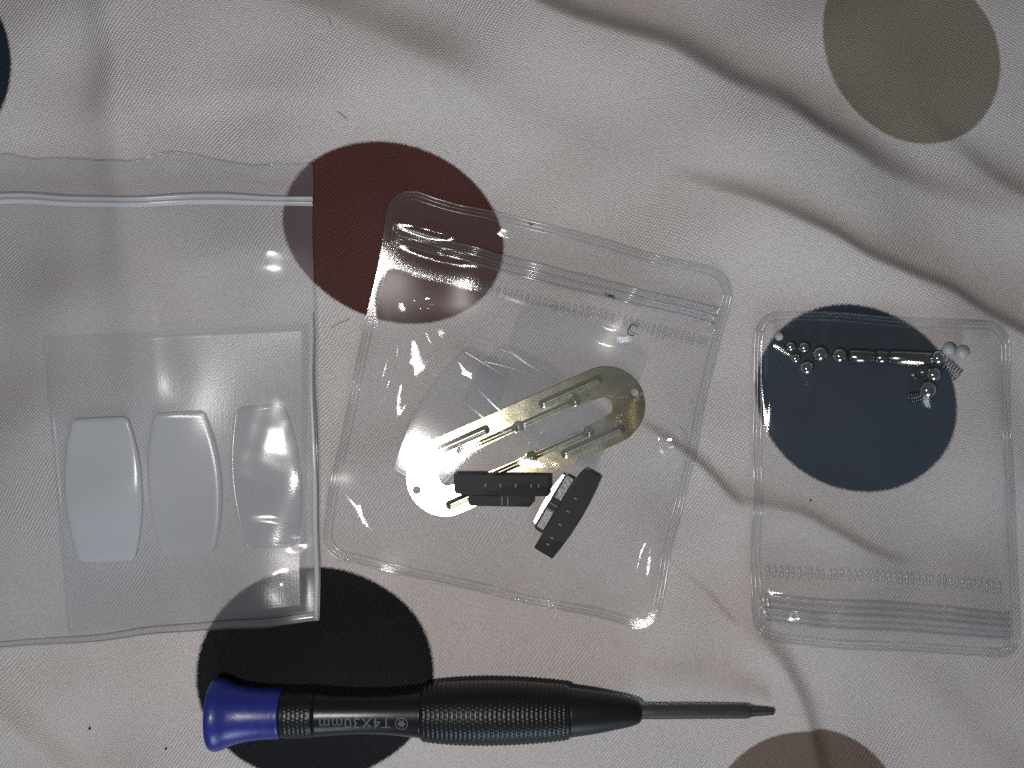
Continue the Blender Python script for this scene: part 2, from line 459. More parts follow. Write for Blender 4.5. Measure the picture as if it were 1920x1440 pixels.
# ================================================================ BAGS
class Bag:
    """A flat pouch between four corners (as seen on the ground plane), with rounded corners."""
    def __init__(self, corners, radius, puff, seed, wob=2.0, zip_y=None, pouch_from=None, ridges=(), puff_len=70.0, rest=0.0, noise=2.0, pouch_to=None, patches=()):
        self.patches = patches; self.n3 = smooth_noise(seed + 7, 26, 80)
        self.c = [np.array(p, float) for p in corners]
        tl, tr, br, bl = self.c
        self.w = 0.5 * (np.linalg.norm(tr - tl) + np.linalg.norm(br - bl))
        self.h = 0.5 * (np.linalg.norm(bl - tl) + np.linalg.norm(br - tr))
        self.r = radius; self.puff = puff; self.wob = wob
        self.nz = smooth_noise(seed, 90, 320); self.nz2 = smooth_noise(seed + 1, 35, 110)
        self.e1 = smooth_noise(seed + 2, 120, 420); self.e2 = smooth_noise(seed + 3, 120, 420)
        self.pouch_from = pouch_from; self.pouch_to = pouch_to
        self.ridges = ridges; self.puff_len = puff_len; self.rest = rest; self.noise = noise
    def seen(self, x, y):
        """local lengths -> where it is seen on the ground plane"""
        s = x / self.w; t = y / self.h
        tl, tr, br, bl = self.c
        u = (1 - s) * (1 - t) * tl[0] + s * (1 - t) * tr[0] + s * t * br[0] + (1 - s) * t * bl[0]
        v = (1 - s) * (1 - t) * tl[1] + s * (1 - t) * tr[1] + s * t * br[1] + (1 - s) * t * bl[1]
        return u + self.wob * self.e1(u, v), v + self.wob * self.e2(u, v)
    def round_corners(self, x, y):
        r = self.r
        cx = np.clip(x, r, self.w - r); cy_ = np.clip(y, r, self.h - r)
        px, py = x - cx, y - cy_
        m = np.maximum(np.abs(px), np.abs(py)); l = np.hypot(px, py)
        k = np.where(l > 1e-6, m / np.maximum(l, 1e-6), 1.0)
        return cx + px * k, cy_ + py * k
    def lift(self, x, y, u, v):
        d = np.minimum(np.minimum(x, self.w - x), np.minimum(y, self.h - y)) - 20
        if self.pouch_from is not None:
            d = np.minimum(d, (y - self.pouch_from) * 0.9)
        if self.pouch_to is not None:
            d = np.minimum(d, (self.pouch_to - y) * 0.9)
        d = np.maximum(d, 0)
        p = 1 - np.exp(-(d / self.puff_len) ** 1.5)
        z = self.puff * p + self.noise * (0.25 + p) * self.nz(u, v) + 0.12 * self.noise * (0.2 + p) * self.nz2(u, v)
        for pts, amp, wa, wb, fl in self.ridges:
            z = z + ridge(u, v, spline(pts, 5), amp, wa, wb, fl) * np.clip(d / 12.0 + 0.2, 0, 1)
        return np.maximum(z, 0.0)
    def top(self, x, y):
        """plan position and height of the front film at local lengths"""
        x = np.asarray(x, float); y = np.asarray(y, float)
        u, v = self.seen(x, y)
        z = BS(u, v) + self.rest + 3.5 + self.lift(x, y, u, v)
        # finely crinkled film facets, their slopes shaped to place or clear flash glints
        for (u0, v0, ru, rv, deg, zc, su, sv, cr) in self.patches:
            a = math.radians(deg)
            p = ((u - u0) * math.cos(a) + (v - v0) * math.sin(a)) / ru; q = (-(u - u0) * math.sin(a) + (v - v0) * math.cos(a)) / rv
            m = np.exp(-(p * p + q * q) ** 2)
            t_ = float(BS(u0, v0)) + self.rest + 3.5 + zc + su * (u - u0) + sv * (v - v0) + cr * self.n3(u, v)
            z = z * (1 - m) + t_ * m
        pu, pv = plan(u, v, z)
        return pu, pv, z
    def bottom(self, x, y):
        x = np.asarray(x, float); y = np.asarray(y, float)
        u, v = self.seen(x, y)
        z = BS(u, v) + self.rest + 0.6
        pu, pv = plan(u, v, z)
        return pu, pv, z
    def panel(self, which, n):
        nx_ = int(self.w / n); ny_ = int(self.h / n)
        x, y = np.meshgrid(np.linspace(0, self.w, nx_), np.linspace(0, self.h, ny_))
        x, y = self.round_corners(x, y)
        u, v, z = which(x, y)
        return np.stack([u.ravel(), v.ravel(), z.ravel()], 1), [(a, d, c, b) for a, b, c, d in grid_faces(ny_, nx_)]
    def outline(self, inset, step=7.0, wobble=0.0, seed=0):
        r = max(self.r - inset, 4.0)
        x0, y0, x1, y1 = inset, inset, self.w - inset, self.h - inset
        pts = []
        def arc(cx, cy_, a0):
            for k in range(9):
                a = a0 + PI / 2 * k / 8
                pts.append((cx + r * math.cos(a), cy_ + r * math.sin(a)))
        def line(ax, ay, bx, by):
            n = max(2, int(math.hypot(bx - ax, by - ay) / step))
            for k in range(1, n):
                pts.append((ax + (bx - ax) * k / n, ay + (by - ay) * k / n))
        arc(x0 + r, y0 + r, PI); line(x0 + r, y0, x1 - r, y0)
        arc(x1 - r, y0 + r, 1.5 * PI); line(x1, y0 + r, x1, y1 - r)
        arc(x1 - r, y1 - r, 0); line(x1 - r, y1, x0 + r, y1)
        arc(x0 + r, y1 - r, 0.5 * PI); line(x0, y1 - r, x0, y0 + r)
        return np.array(pts)
    def bead(self, inset, rad, zoff, seed=0):
        p = self.outline(inset)
        u, v = self.seen(p[:, 0], p[:, 1])
        z = BS(u, v) + self.rest + zoff
        pu, pv = plan(u, v, z)
        f = smooth_noise(seed + 60, 30, 150)
        rr = rad * (1 + 0.25 * f(pu, pv))
        return tube(np.stack([pu, pv, z], 1), rr, 8, True, 0.6)
    def strip(self, y0, y1, x0, x1, profile, zoff=0.0, slope=0.0):
        """A profile (list of (0..1, height)) extruded across the bag between y0 and y1."""
        n = int((x1 - x0) / 9)
        q = np.array(profile)
        x, qi = np.meshgrid(np.linspace(x0, x1, n + 1), np.arange(len(q)), indexing='ij')
        u, v, z = self.top(x, y0 + (y1 - y0) * q[qi, 0])
        V = np.stack([u.ravel(), v.ravel(), (z + zoff + q[qi, 1]).ravel()], 1)
        return V, [(a, d, c, b) for a, b, c, d in grid_faces(n + 1, len(q))]

def weld_profile(n, hi, seed):
    r = random.Random(seed)
    prof = [(0.0, 0.0)]
    for k in range(n):
        a = (k + 0.1) / n; b = (k + 0.9) / n
        hh = hi * r.uniform(0.45, 1.0)
        for q, s in ((0.0, 0.12), (0.2, 0.7), (0.5, 1.0), (0.8, 0.7), (1.0, 0.12)):
            prof.append((a + (b - a) * q, hh * s))
    prof.append((1.0, 0.0))
    return prof

def vinyl_bag(bag, label, category, zip_y, rib_y, rib_gap, seed, zip_ridges, zip_h, group):
    cu, cv = bag.seen(bag.w / 2, bag.h / 2)
    root = empty('vinyl_zip_bag', float(cu), float(cv), float(BS(cu, cv)), label, category, group)
    v, f = bag.panel(bag.bottom, 9); mesh_obj('back_panel', v, f, M_PVC_BACK, root)
    v, f = bag.panel(bag.top, 5.5); front = mesh_obj('front_panel', v, f, M_PVC, root)
    for k, (ins, rad) in enumerate(((2.0, 1.9), (8.5, 1.2), (16.0, 1.5))):
        v, f = bag.bead(ins, rad, 3.0, seed + k)
        mesh_obj('seam_bead', v, f, M_RIM, root)
    v, f = bag.strip(zip_y[0], zip_y[1], 22, bag.w - 22, weld_profile(zip_ridges, zip_h, seed), 0.5)
    z = mesh_obj('zip_strip', v, f, M_ZIP, root)
    nt = 3 if zip_ridges < 6 else 5
    for k in range(nt):
        xx = np.linspace(22, bag.w - 22, 70)
        u_, v_, z_ = bag.top(xx, np.full_like(xx, zip_y[0] + (zip_y[1] - zip_y[0]) * (k + 0.15) / (nt - 0.7)))
        tv_, tf_ = tube(np.stack([u_, v_, z_ + zip_h * 0.75], 1), 1.5 + 0.9 * ((k * 7) % 3) / 2, 8)
        mesh_obj('zip_track', tv_, tf_, M_RIM, z)
    # crushed ends of the zip where it is welded into the seam
    r = random.Random(seed + 5)
    for xs in (13, bag.w - 33):
        n = 14; m = 20
        y, x = np.meshgrid(zip_y[0] - 6 + (zip_y[1] - zip_y[0] + 26) * np.linspace(0, 1, m), xs + 20 * np.linspace(0, 1, n), indexing='ij')
        u, w, zz = bag.top(x, y)
        bmp_ = np.array([[0.2 if i in (0, n - 1) or j in (0, m - 1) else r.uniform(0.8, 4.2) for i in range(n)] for j in range(m)])
        V = np.stack([u.ravel(), w.ravel(), (zz + bmp_).ravel()], 1)
        mesh_obj('weld', V, [(a, d, c, b) for a, b, c, d in grid_faces(m, n)], M_RIM, z)
    v, f = bag.strip(rib_y[0] - 2, rib_y[1] + 2, 24, bag.w - 24, [(0, 0), (0.1, 0.7), (0.5, 0.8), (0.9, 0.7), (1, 0)], 0.4)
    st = mesh_obj('ribbed_strip', v, f, M_PVC_BACK, root)
    # one rib, shared by all
    L = rib_y[1] - rib_y[0]
    path = [(CU, CV - L / 2 + L * k / 6, 0) for k in range(7)]
    tv, tf = tube(path, [0.8, 2.4, 3.1, 3.2, 3.1, 2.4, 0.8], 8, False, 0.9)
    proto = None
    x = 30.0
    while x < bag.w - 28:
        jx = x + r.uniform(-1.2, 1.2)
        ym = (rib_y[0] + rib_y[1]) / 2
        u, w, zz = (float(q) for q in bag.top(jx, ym))
        u2, w2, _ = (float(q) for q in bag.top(jx, ym + 10))
        if proto is None:
            proto = mesh_obj('rib', tv, tf, M_RIM, None)
            proto.data.transform(__import__('mathutils').Matrix.Translation(proto.location))
            o = proto
        else:
            o = proto.copy(); col.objects.link(o)
        o.parent = st
        o.location = Vector(((u - CU) * S, (CV - w) * S, (zz + 1.2) * S)) - world_org(st)
        o.rotation_euler = (0, 0, math.atan2((u2 - u), (w2 - w)) + r.uniform(-0.05, 0.05))
        o.scale = (r.uniform(0.8, 1.15), r.uniform(0.85, 1.1), r.uniform(0.6, 1.2))
        x += rib_gap
    return root

GB = 'clear vinyl zip bags'
bagC = Bag([(738, 346), (1381, 512), (1229, 1186), (592, 1040)], 52, 42, 40, wob=2.2, rest=3.0, pouch_from=158, puff_len=85, noise=2.4,
           ridges=[([(880, 620, 0), (960, 610, .7), (1040, 570, .7), (1100, 560, 0)], 6, 40, 30, False),
                   ([(1080, 1010, 0), (1130, 960, .8), (1180, 930, .5), (1230, 900, 0)], 5, 40, 30, False)],
           patches=[(752, 578, 30, 46, -12, 30, -0.026, -0.147, .5), (777, 658, 26, 62, -6, 36, -0.015, -0.11, .5), (748, 742, 18, 58, 10, 34, -0.03, -0.07, .4),
                    (722, 690, 13, 66, 14, 30, -0.04, -0.092, .25), (833, 628, 24, 54, -42, 36, 0.014, -0.116, .45), (868, 690, 12, 50, -36, 38, 0.02, -0.09, .25), (800, 560, 30, 18, 10, 28, 0.0, -0.15, .4),
                    (668, 955, 15, 88, -36, 15, -0.069, 0.038, 0.3), (1257, 825, 26, 24, 0, 30, 0.217, -0.026, 0.3),
                    (1035, 845, 66, 50, -20, 44, 0.05, 0.09, 0.2), (1150, 604, 60, 34, 14, 18, 0.08, 0.12, 0.2), (1216, 1060, 20, 62, 8, 18, 0.20, 0.087, 0.7), (800, 430, 60, 11, 14, 6, 0.0, -0.21, 0.8), (840, 478, 74, 9, 14, 7, 0.0, -0.19, 0.7), (955, 432, 26, 16, 14, 5, -0.06, -0.2, 0.3)])
bagR = Bag([(1414, 581), (1890, 601), (1915, 1238), (1408, 1204)], 46, 4.5, 70, wob=2.5, rest=3.0, puff_len=34, noise=1.3,
           ridges=[([(1462, 644, .92), (1500, 660, .95), (1550, 666, 1), (1640, 669, 1), (1745, 674, 1), (1790, 664, .98), (1808, 662, .95)], 31, 75, 40, False),
                   ([(1500, 675, .6), (1512, 692, .7), (1516, 700, .6)], 12, 40, 24, False),
                   ([(1750, 690, .7), (1742, 730, .9), (1722, 746, .6)], 18, 50, 40, False),
                   ([(1505, 1160, 1), (1510, 1166, 1)], 55, 24, 24, False),
                   ([(1420, 1120, .6), (1460, 1112, 1), (1510, 1120, .5), (1560, 1130, 0)], 4, 12, 8, False)], pouch_to=478, patches=[(1460, 1112, 36, 9, 6, 5, 0.31, 0.11, 0.2)])
vinyl_bag(bagC, 'larger clear vinyl zip bag holding the brass plate and black clips', 'zip bag', (74, 108), (134, 156), 11.3, 5, 5, 7.5, GB)
vinyl_bag(bagR, 'smaller clear vinyl zip bag holding steel balls, zip towards the bottom', 'zip bag', (538, 592), (480, 506), 11.2, 9, 7, 7.0, GB)

# ---------------------------------------------------------------- soft polythene bag at the side
bagL = Bag([(-210, 293), (584, 301), (601, 1166), (-210, 1236)], 3, 9, 90, wob=3.0, puff_len=60, noise=0.7, pouch_from=100,
           ridges=[([(420, 990, 0), (470, 982, .8), (520, 984, 1), (560, 1002, 1), (592, 1040, .6)], 7, 16, 10, False),
                   ([(530, 1060, 0), (545, 1035, .8), (575, 1020, 1), (600, 1012, .6)], 6, 14, 9, True)],
           patches=[(330, 740, 300, 300, 0, 19, 0.015, 0.03, 0.3), (513, 478, 34, 22, 10, 10, -0.14, -0.19, 0.4), 
                    (560, 1030, 34, 22, -20, 10, -0.125, 0.06, 0.6), (535, 1095, 26, 40, 0, 10, -0.128, 0.10, 0.8)])
cu, cv = bagL.seen(bagL.w / 2, bagL.h / 2)
rootL = empty('polythene_zip_bag', float(cu), float(cv), float(BS(cu, cv)), 'large soft clear polythene zip bag holding three barrel shaped films', 'zip bag')
wave_edge = smooth_noise(17, 60, 240)
def top_wavy(x, y):
    u, v, z = bagL.top(x, y)
    k = np.exp(-(y / 30.0) ** 2)
    return u, v + 6.0 * k * wave_edge(u, v * 0), z + k * 5 * np.abs(wave_edge(u * 1.3 + 40, v * 0))
def bot_wavy(x, y):
    u, v, z = bagL.bottom(x, y)
    k = np.exp(-(y / 30.0) ** 2)
    return u, v + 3.0 * k * wave_edge(u + 90, v * 0), z
v, f = bagL.panel(bot_wavy, 9); mesh_obj('back_panel', v, f, M_POLY_BACK, rootL)
v, f = bagL.panel(top_wavy, 5.5); mesh_obj('front_panel', v, f, M_POLY, rootL)
# lip of the open mouth, a thin doubled edge
xs = np.linspace(2, bagL.w - 2, 150)
u, v, z = top_wavy(xs, np.full_like(xs, 1.0))
v_, f_ = tube(np.stack([u, v, z + 0.5], 1), 1.4, 6); mesh_obj('mouth_edge', v_, f_, M_RIM, rootL)
# zip: two rounded tracks
zp = [(0, 0), (.06, 2.5), (.16, 7), (.28, 9), (.40, 7), (.47, 3.5), (.53, 3.5), (.60, 7), (.72, 9.5), (.84, 7), (.94, 2.5), (1, 0)]
v_, f_ = bagL.strip(67, 88, 2, bagL.w + 1, zp, 0.5); mesh_obj('zip_strip', v_, f_, M_POLYZIP, rootL)
def edge_tube(fn, pts, rad, name, mat, flat=0.8, zoff=0.0):
    pts = np.array(pts, float)
    u, v, z = fn(pts[:, 0], pts[:, 1])
    a, b = tube(np.stack([u, v, z + zoff], 1), rad, 8, False, flat)
    return mesh_obj(name, a, b, mat, rootL)
ys = np.linspace(6, bagL.h - 4, 140)
edge_tube(bagL.top, [(bagL.w - 1, y) for y in ys], 2.0, 'side_seam', M_RIM)
ys2 = np.linspace(300, bagL.h - 2, 90)
rr = [3 + 7 * min(1, k / 60) for k in range(90)]
edge_tube(bagL.top, [(bagL.w - 7, y) for y in ys2], [0.5 * q for q in rr], 'side_fold', M_POLYZIP, 0.7)
xs2 = np.linspace(5, bagL.w - 6, 120)
edge_tube(bagL.top, [(x, bagL.h - 9) for x in xs2], [4 + 5 * (k / 119) for k in range(120)], 'bottom_fold', M_RIM, 0.8)

# ================================================================ FILMS
def sheet_film(name, corners, zfun, thick, mat, label, cat, group=None, n=36, rc=0.0):
    tl, tr, br, bl = [np.array(p, float) for p in corners]
    s, t = np.meshgrid(np.linspace(0, 1, n), np.linspace(0, 1, n))
    U = (1 - s) * (1 - t) * tl[0] + s * (1 - t) * tr[0] + s * t * br[0] + (1 - s) * t * bl[0]
    V = (1 - s) * (1 - t) * tl[1] + s * (1 - t) * tr[1] + s * t * br[1] + (1 - s) * t * bl[1]
    Z = zfun(U, V, s, t)
    pu, pv = plan(U, V, Z)
    top = np.stack([pu.ravel(), pv.ravel(), Z.ravel() + thick], 1)
    bot = np.stack([pu.ravel(), pv.ravel(), Z.ravel()], 1)
    N = n * n
    F = [(a, d, c, b) for a, b, c, d in grid_faces(n, n)]
    F2 = [(a + N, b + N, c + N, d + N) for a, b, c, d in grid_faces(n, n)]
    rim = [i for i in range(n)] + [j * n + n - 1 for j in range(1, n)] + [(n - 1) * n + i for i in range(n - 2, -1, -1)] + [j * n for j in range(n - 2, 0, -1)]
    side = [(rim[i], rim[(i + 1) % len(rim)], rim[(i + 1) % len(rim)] + N, rim[i] + N) for i in range(len(rim))]
    o = mesh_obj(name, np.concatenate([top, bot]), F + F2 + side, mat, None)
    return tag(o, label, cat, group)

def barrel_film(cu, cv, length, w_end, w_mid, deg, zfun, mat, label, thick=3.2, taper=0.0, group='barrel shaped films', name='barrel_film', edge=None):
    """Short straight ends, bowed long sides. deg: tilt of the long axis, clockwise from straight up-down."""
    a = math.radians(deg)
    ax = np.array([-math.sin(a), math.cos(a)]); nx_ = np.array([math.cos(a), math.sin(a)])
    nr, nc = 40, 20
    t, s = np.meshgrid(np.linspace(-1, 1, nr), np.linspace(-1, 1, nc), indexing='ij')
    # ease the corners
    rc = 7.0
    hw = w_end / 2 + (w_mid - w_end) / 2 * (1 - t * t)
    hw = hw * (1 + taper * t)
    dend = (1 - np.abs(t)) * length / 2
    hw = hw - np.where(dend < rc, rc - np.sqrt(np.maximum(0, rc * rc - (rc - dend) ** 2)), 0)
    U = cu + ax[0] * t * length / 2 + nx_[0] * s * hw
    V = cv + ax[1] * t * length / 2 + nx_[1] * s * hw
    Z = zfun(U, V, s, t)
    pu, pv = plan(U, V, Z)
    N = nr * nc
    bev = np.where((np.abs(s) > 0.999) | (np.abs(t) > 0.999), 0.45, 1.0)
    top = np.stack([pu.ravel(), pv.ravel(), (Z + thick * bev).ravel()], 1)
    bot = np.stack([pu.ravel(), pv.ravel(), Z.ravel()], 1)
    G = grid_faces(nr, nc)
    F = [(a_, b_, c_, d_) for a_, b_, c_, d_ in G]
    F2 = [(a_ + N, d_ + N, c_ + N, b_ + N) for a_, b_, c_, d_ in G]
    rim = [i for i in range(nc)] + [j * nc + nc - 1 for j in range(1, nr)] + [(nr - 1) * nc + i for i in range(nc - 2, -1, -1)] + [j * nc for j in range(nr - 2, 0, -1)]
    side = [(rim[(i + 1) % len(rim)], rim[i], rim[i] + N, rim[(i + 1) % len(rim)] + N) for i in range(len(rim))]
    root = mesh_obj(name, np.concatenate([top, bot]), F + F2 + side, mat, None)
    tag(root, label, 'film', group)
    return root

def zbag(bag, frac, base=1.5):
    """A height inside a bag: a share of the way from its back to its front film (approximate inverse of the outline)."""
    def f(U, V, s=None, t=None):
        return BS(U, V) + bag.rest + base + frac * bag.puff
    return f

sheet_film('backing_film', [(80, 632), (578, 608), (572, 1147), (128, 1188)],
           lambda U, V, s, t: BS(U, V) + 2.2 + 3.0 * np.sin(PI * s) * np.sin(PI * t) + 13 * np.exp(-((U - 470) / 80) ** 2 - ((V - 1128) / 70) ** 2), 0.8, M_BACKING,
           'clear scratched rectangular backing sheet behind the three barrel shaped films', 'plastic sheet')
FG = 'barrel shaped films'
def zl(extra, bend=0.0, fall=0.0):
    return lambda U, V, s, t: BS(U, V) + 6.0 + extra + bend * (1 - s * s) + fall * (1 - s) * 0.5
barrel_film(194, 918, 270, 103, 146, 3.0 * -1 , zl(0.5, 1.0), M_FILM_MILKY, 'milkiest barrel shaped film, farthest from the bag side seam', 3.4)
barrel_film(346, 906, 268, 94, 138, -4.0, zl(0.5, 1.0), M_FILM_MID, 'half milky barrel shaped film, middle one of three', 3.4)
barrel_film(499, 895, 268, 90, 132, -5.0, lambda U, V, s, t: BS(U, V) + 6.0 + 8.5 * (1 - ((s + 0.3) / 1.3) ** 2) + 1.5 * t, M_FILM_CLEAR, 'clearest barrel shaped film with a bright glare, beside the bag side seam', 3.4)

# ================================================================ BRASS PLATE
t = NT('polished_brass')
v = t.coords()
mp = t.n('ShaderNodeMapping', {'Vector': v, 'Rotation': (0, 0, math.radians(-62)), 'Scale': (0.02, 0.5, 0.5)})
brush = t.noise(mp.outputs[0], 1.0, 3.0, 0.6)
spots = t.noise(v, 0.03, 4.0, 0.6)
bc = t.mix(spots, (0.66, 0.59, 0.38), (0.78, 0.70, 0.47))
bmp = t.n('ShaderNodeBump', {'Height': t.math('ADD', t.math('MULTIPLY', brush, 0.7), t.math('MULTIPLY', t.noise(v, 0.25, 2.0), 0.5)), 'Strength': 1.0, 'Distance': 0.10 * S})
p = t.n('ShaderNodeBsdfPrincipled', {'Base Color': bc, 'Metallic': 1.0, 'Roughness': t.math('MULTIPLY_ADD', spots, 0.08, 0.11), 'Normal': bmp.outputs[0]})
M_BRASS = t.surf(p.outputs[0])
M_BRASS_PRESSED = principled('pressed_brass', (0.62, 0.55, 0.36), 0.23, 1.0, 0.5, 0.0, 0.15, 0.05, 0.0, 0.2, 0.06)

PC = np.array([985.0, 828.0]); PA = np.array([.9135, -.4067]); PN = np.array([.4067, .9135])
def plate_sdf(x, y):
    """negative inside the brass"""
    L2 = 164.0; R = 73.0
    out = np.hypot(np.maximum(np.abs(x) - L2, 0), y) - R
    out = np.where(np.abs(x) < L2, np.abs(y) - R, out)
    hw = 12.5 + 12.5 * np.sqrt(np.maximum(0, 1 - (x / 178.0) ** 2))
    qx = np.abs(x) - (176 - 12); 
    end = np.hypot(np.maximum(qx, 0), np.maximum(np.abs(y) - (hw - 12), 0)) - 12
    mid_ = np.abs(y) - hw
    opening = np.where(qx > 0, end, np.maximum(mid_, -1e3))
    h1 = np.hypot(x + 223, y) - 8.0
    h2 = np.hypot(x - 223, y) - 8.0
    return np.maximum(np.maximum(out, -opening), np.maximum(-h1, -h2))
st_ = 2.4
px_, py_ = np.meshgrid(np.arange(-242, 242.1, st_), np.arange(-78, 78.1, st_))
for _ in range(4):
    d = plate_sdf(px_, py_)
    gx = (plate_sdf(px_ + .2, py_) - plate_sdf(px_ - .2, py_)) / .4; gy = (plate_sdf(px_, py_ + .2) - plate_sdf(px_, py_ - .2)) / .4
    g2 = np.maximum(gx * gx + gy * gy, 0.2)
    near = np.abs(d) < st_ * 0.75
    px_ = np.where(near, px_ - d * gx / g2, px_); py_ = np.where(near, py_ - d * gy / g2, py_)
inside = plate_sdf(px_, py_) < 0.25
zc = float(np.max(BS(PC[0] + PA[0] * px_[::6, ::6] + PN[0] * py_[::6, ::6], PC[1] + PA[1] * px_[::6, ::6] + PN[1] * py_[::6, ::6]))) * 0.6 + float(BS(*PC)) * 0.4
ZP = zc + 1.5; TP = 4.0
def plate_pt(x, y, z):
    """plate lengths -> plan; the plate lies level with its far end a touch higher"""
    zz = ZP + z + 0.012 * x
    U = PC[0] + PA[0] * x + PN[0] * y; V = PC[1] + PA[1] * x + PN[1] * y
    pu, pv = plan(U, V, ZP)
    return pu, pv, zz
def mesh_heights(mask, X, Y, z_top, z_bot):
    nr, nc = X.shape
    ids = -np.ones(X.shape, int)
    quads = []
    for j in range(nr - 1):
        for i in range(nc - 1):
            if mask[j, i] and mask[j, i + 1] and mask[j + 1, i] and mask[j + 1, i + 1]:
                quads.append(((j, i), (j, i + 1), (j + 1, i + 1), (j + 1, i)))
    vt = []
    for q in quads:
        for a in q:
            if ids[a] < 0:
                ids[a] = len(vt); vt.append(a)
    N = len(vt)
    pts = []
    for zz in (z_top, z_bot):
        for a in vt:
            u, v, z = plate_pt(X[a], Y[a], zz)
            pts.append((u, v, z))
    F = []; edges = {}
    for q in quads:
        k = [ids[a] for a in q]
        F.append((k[0], k[3], k[2], k[1])); F.append(tuple(x + N for x in k))
        for a, b in zip(k, k[1:] + k[:1]):
            edges[(a, b)] = edges.get((a, b), 0) + 1
    for (a, b) in edges:
        if (b, a) not in edges:
            F.append((a, b, b + N, a + N))
    return pts, F
pts, F = mesh_heights(inside, px_, py_, TP, 0.0)
brass_root = empty('brass_plate', *[float(q) for q in plate_pt(0.0, 0.0, 0.0)], 'long oval polished brass plate with a slot, ribs and domes', 'metal plate')
pl = mesh_obj('plate', pts, F, M_BRASS, brass_root, smooth=False)
def bump_patch(name, x0, x1, y, w, hgt, parent):
    L = x1 - x0
    ni = max(10, int((L + 2 * w) / 2.2)); nj = 15
    V = []
    for j in range(nj):
        for i in range(ni):
            x = x0 - w + (L + 2 * w) * i / (ni - 1); yy = y - w + 2 * w * j / (nj - 1)
            d = math.hypot(max(x0 - x, 0, x - x1), yy - y) / w
            z = hgt * (0.5 + 0.5 * math.cos(PI * min(d, 1.0))) ** 0.8
            V.append(tuple(float(q) for q in plate_pt(x, yy, TP + 0.15 + z if d < 1 else TP - 0.4)))
    return mesh_obj(name, V, [(a, d, c, b) for a, b, c, d in grid_faces(nj, ni)], M_BRASS_PRESSED, parent)
for y in (-51.0, 51.0):
    for x0, x1 in ((-176, -60), (60, 172)):
        bump_patch('pressed_rib', x0, x1, y, 9.5, 5.0, brass_root)
for y in (-32.0, 32.0):
    for x0, x1 in ((-104, -12), (12, 104)):
        bump_patch('pressed_rib', x0, x1, y, 6.0, 3.4, brass_root)
    for x in (-116, 0, 116):
        bump_patch('dome', x - .1, x + .1, y, 10.5, 8.5, brass_root)

# ---------------------------------------------------------------- films in the larger bag
def zc_(h, su=0.0, sv=0.0, uc=1000, vc=740, bend=0.0):
    return lambda U, V, s, t: ZP + h + su * (U - uc) + sv * (V - vc) + bend * (1 - t * t)
barrel_film(1080, 660, 258, 88, 138, 90 + 21 - 180, zc_(9, 0.0, -0.01, 1080, 660, 2), M_FILM_THIN, 'thin clear barrel film nearest the zip of the larger bag', 2.0)
barrel_film(1008, 778, 282, 92, 138, 90 + 27 - 180, zc_(15.5, 0.0, -0.01, 1008, 778, 3), M_FILM_THIN, 'clear barrel film lying across the middle of the brass plate', 2.2)
barrel_film(1022, 762, 276, 88, 132, 90 + 33.5 - 180, zc_(11.5, 0.0, 0.0, 1022, 762, 1), M_FILM_THIN, 'clear barrel film slipped partly under another across the brass plate', 2.0)
barrel_film(842, 792, 268, 92, 138, 31, zc_(20.0, -0.02, 0.0, 842, 792, 2), M_FILM_THIN, 'clear barrel film standing over the bright end of the brass plate', 2.2)

# ================================================================ BLACK CLIPS
M_BLACK = principled('black_plastic', (0.006, 0.006, 0.008), 0.45, 0.0, 0.12, 0.0, 0.25, 0.1, 0.15, 0.25)
M_SILVER = principled('bright_edge_strip', (0.62, 0.65, 0.69), 0.3, 1.0, 0.5, 0.0, 0.1, 0.05, 0.5, 0.15)
M_TICK = principled('pale_moulding_tick', (0.10, 0.105, 0.115), 0.4)
def prism(poly, z0, z1, bev=1.2):
    """Outline in local lengths, bevelled at the top."""
    P = np.array(poly, float); c = P.mean(0); n = len(P)
    Vv = []
    for z, k in ((z0, 0), (z1 - bev, 0), (z1, bev)):
        for p in P:
            d = p - c; l = np.linalg.norm(d)
            q = c + d * (1 - k / max(l, 1e-6) * 1.2)
            Vv.append((q[0], q[1], z))
    F = []
    for r_ in range(2):
        for i in range(n):
            j = (i + 1) % n
            F.append((r_ * n + i, r_ * n + j, (r_ + 1) * n + j, (r_ + 1) * n + i))
    F.append(tuple(2 * n + i for i in range(n))); F.append(tuple(range(n - 1, -1, -1)))
    return Vv, F
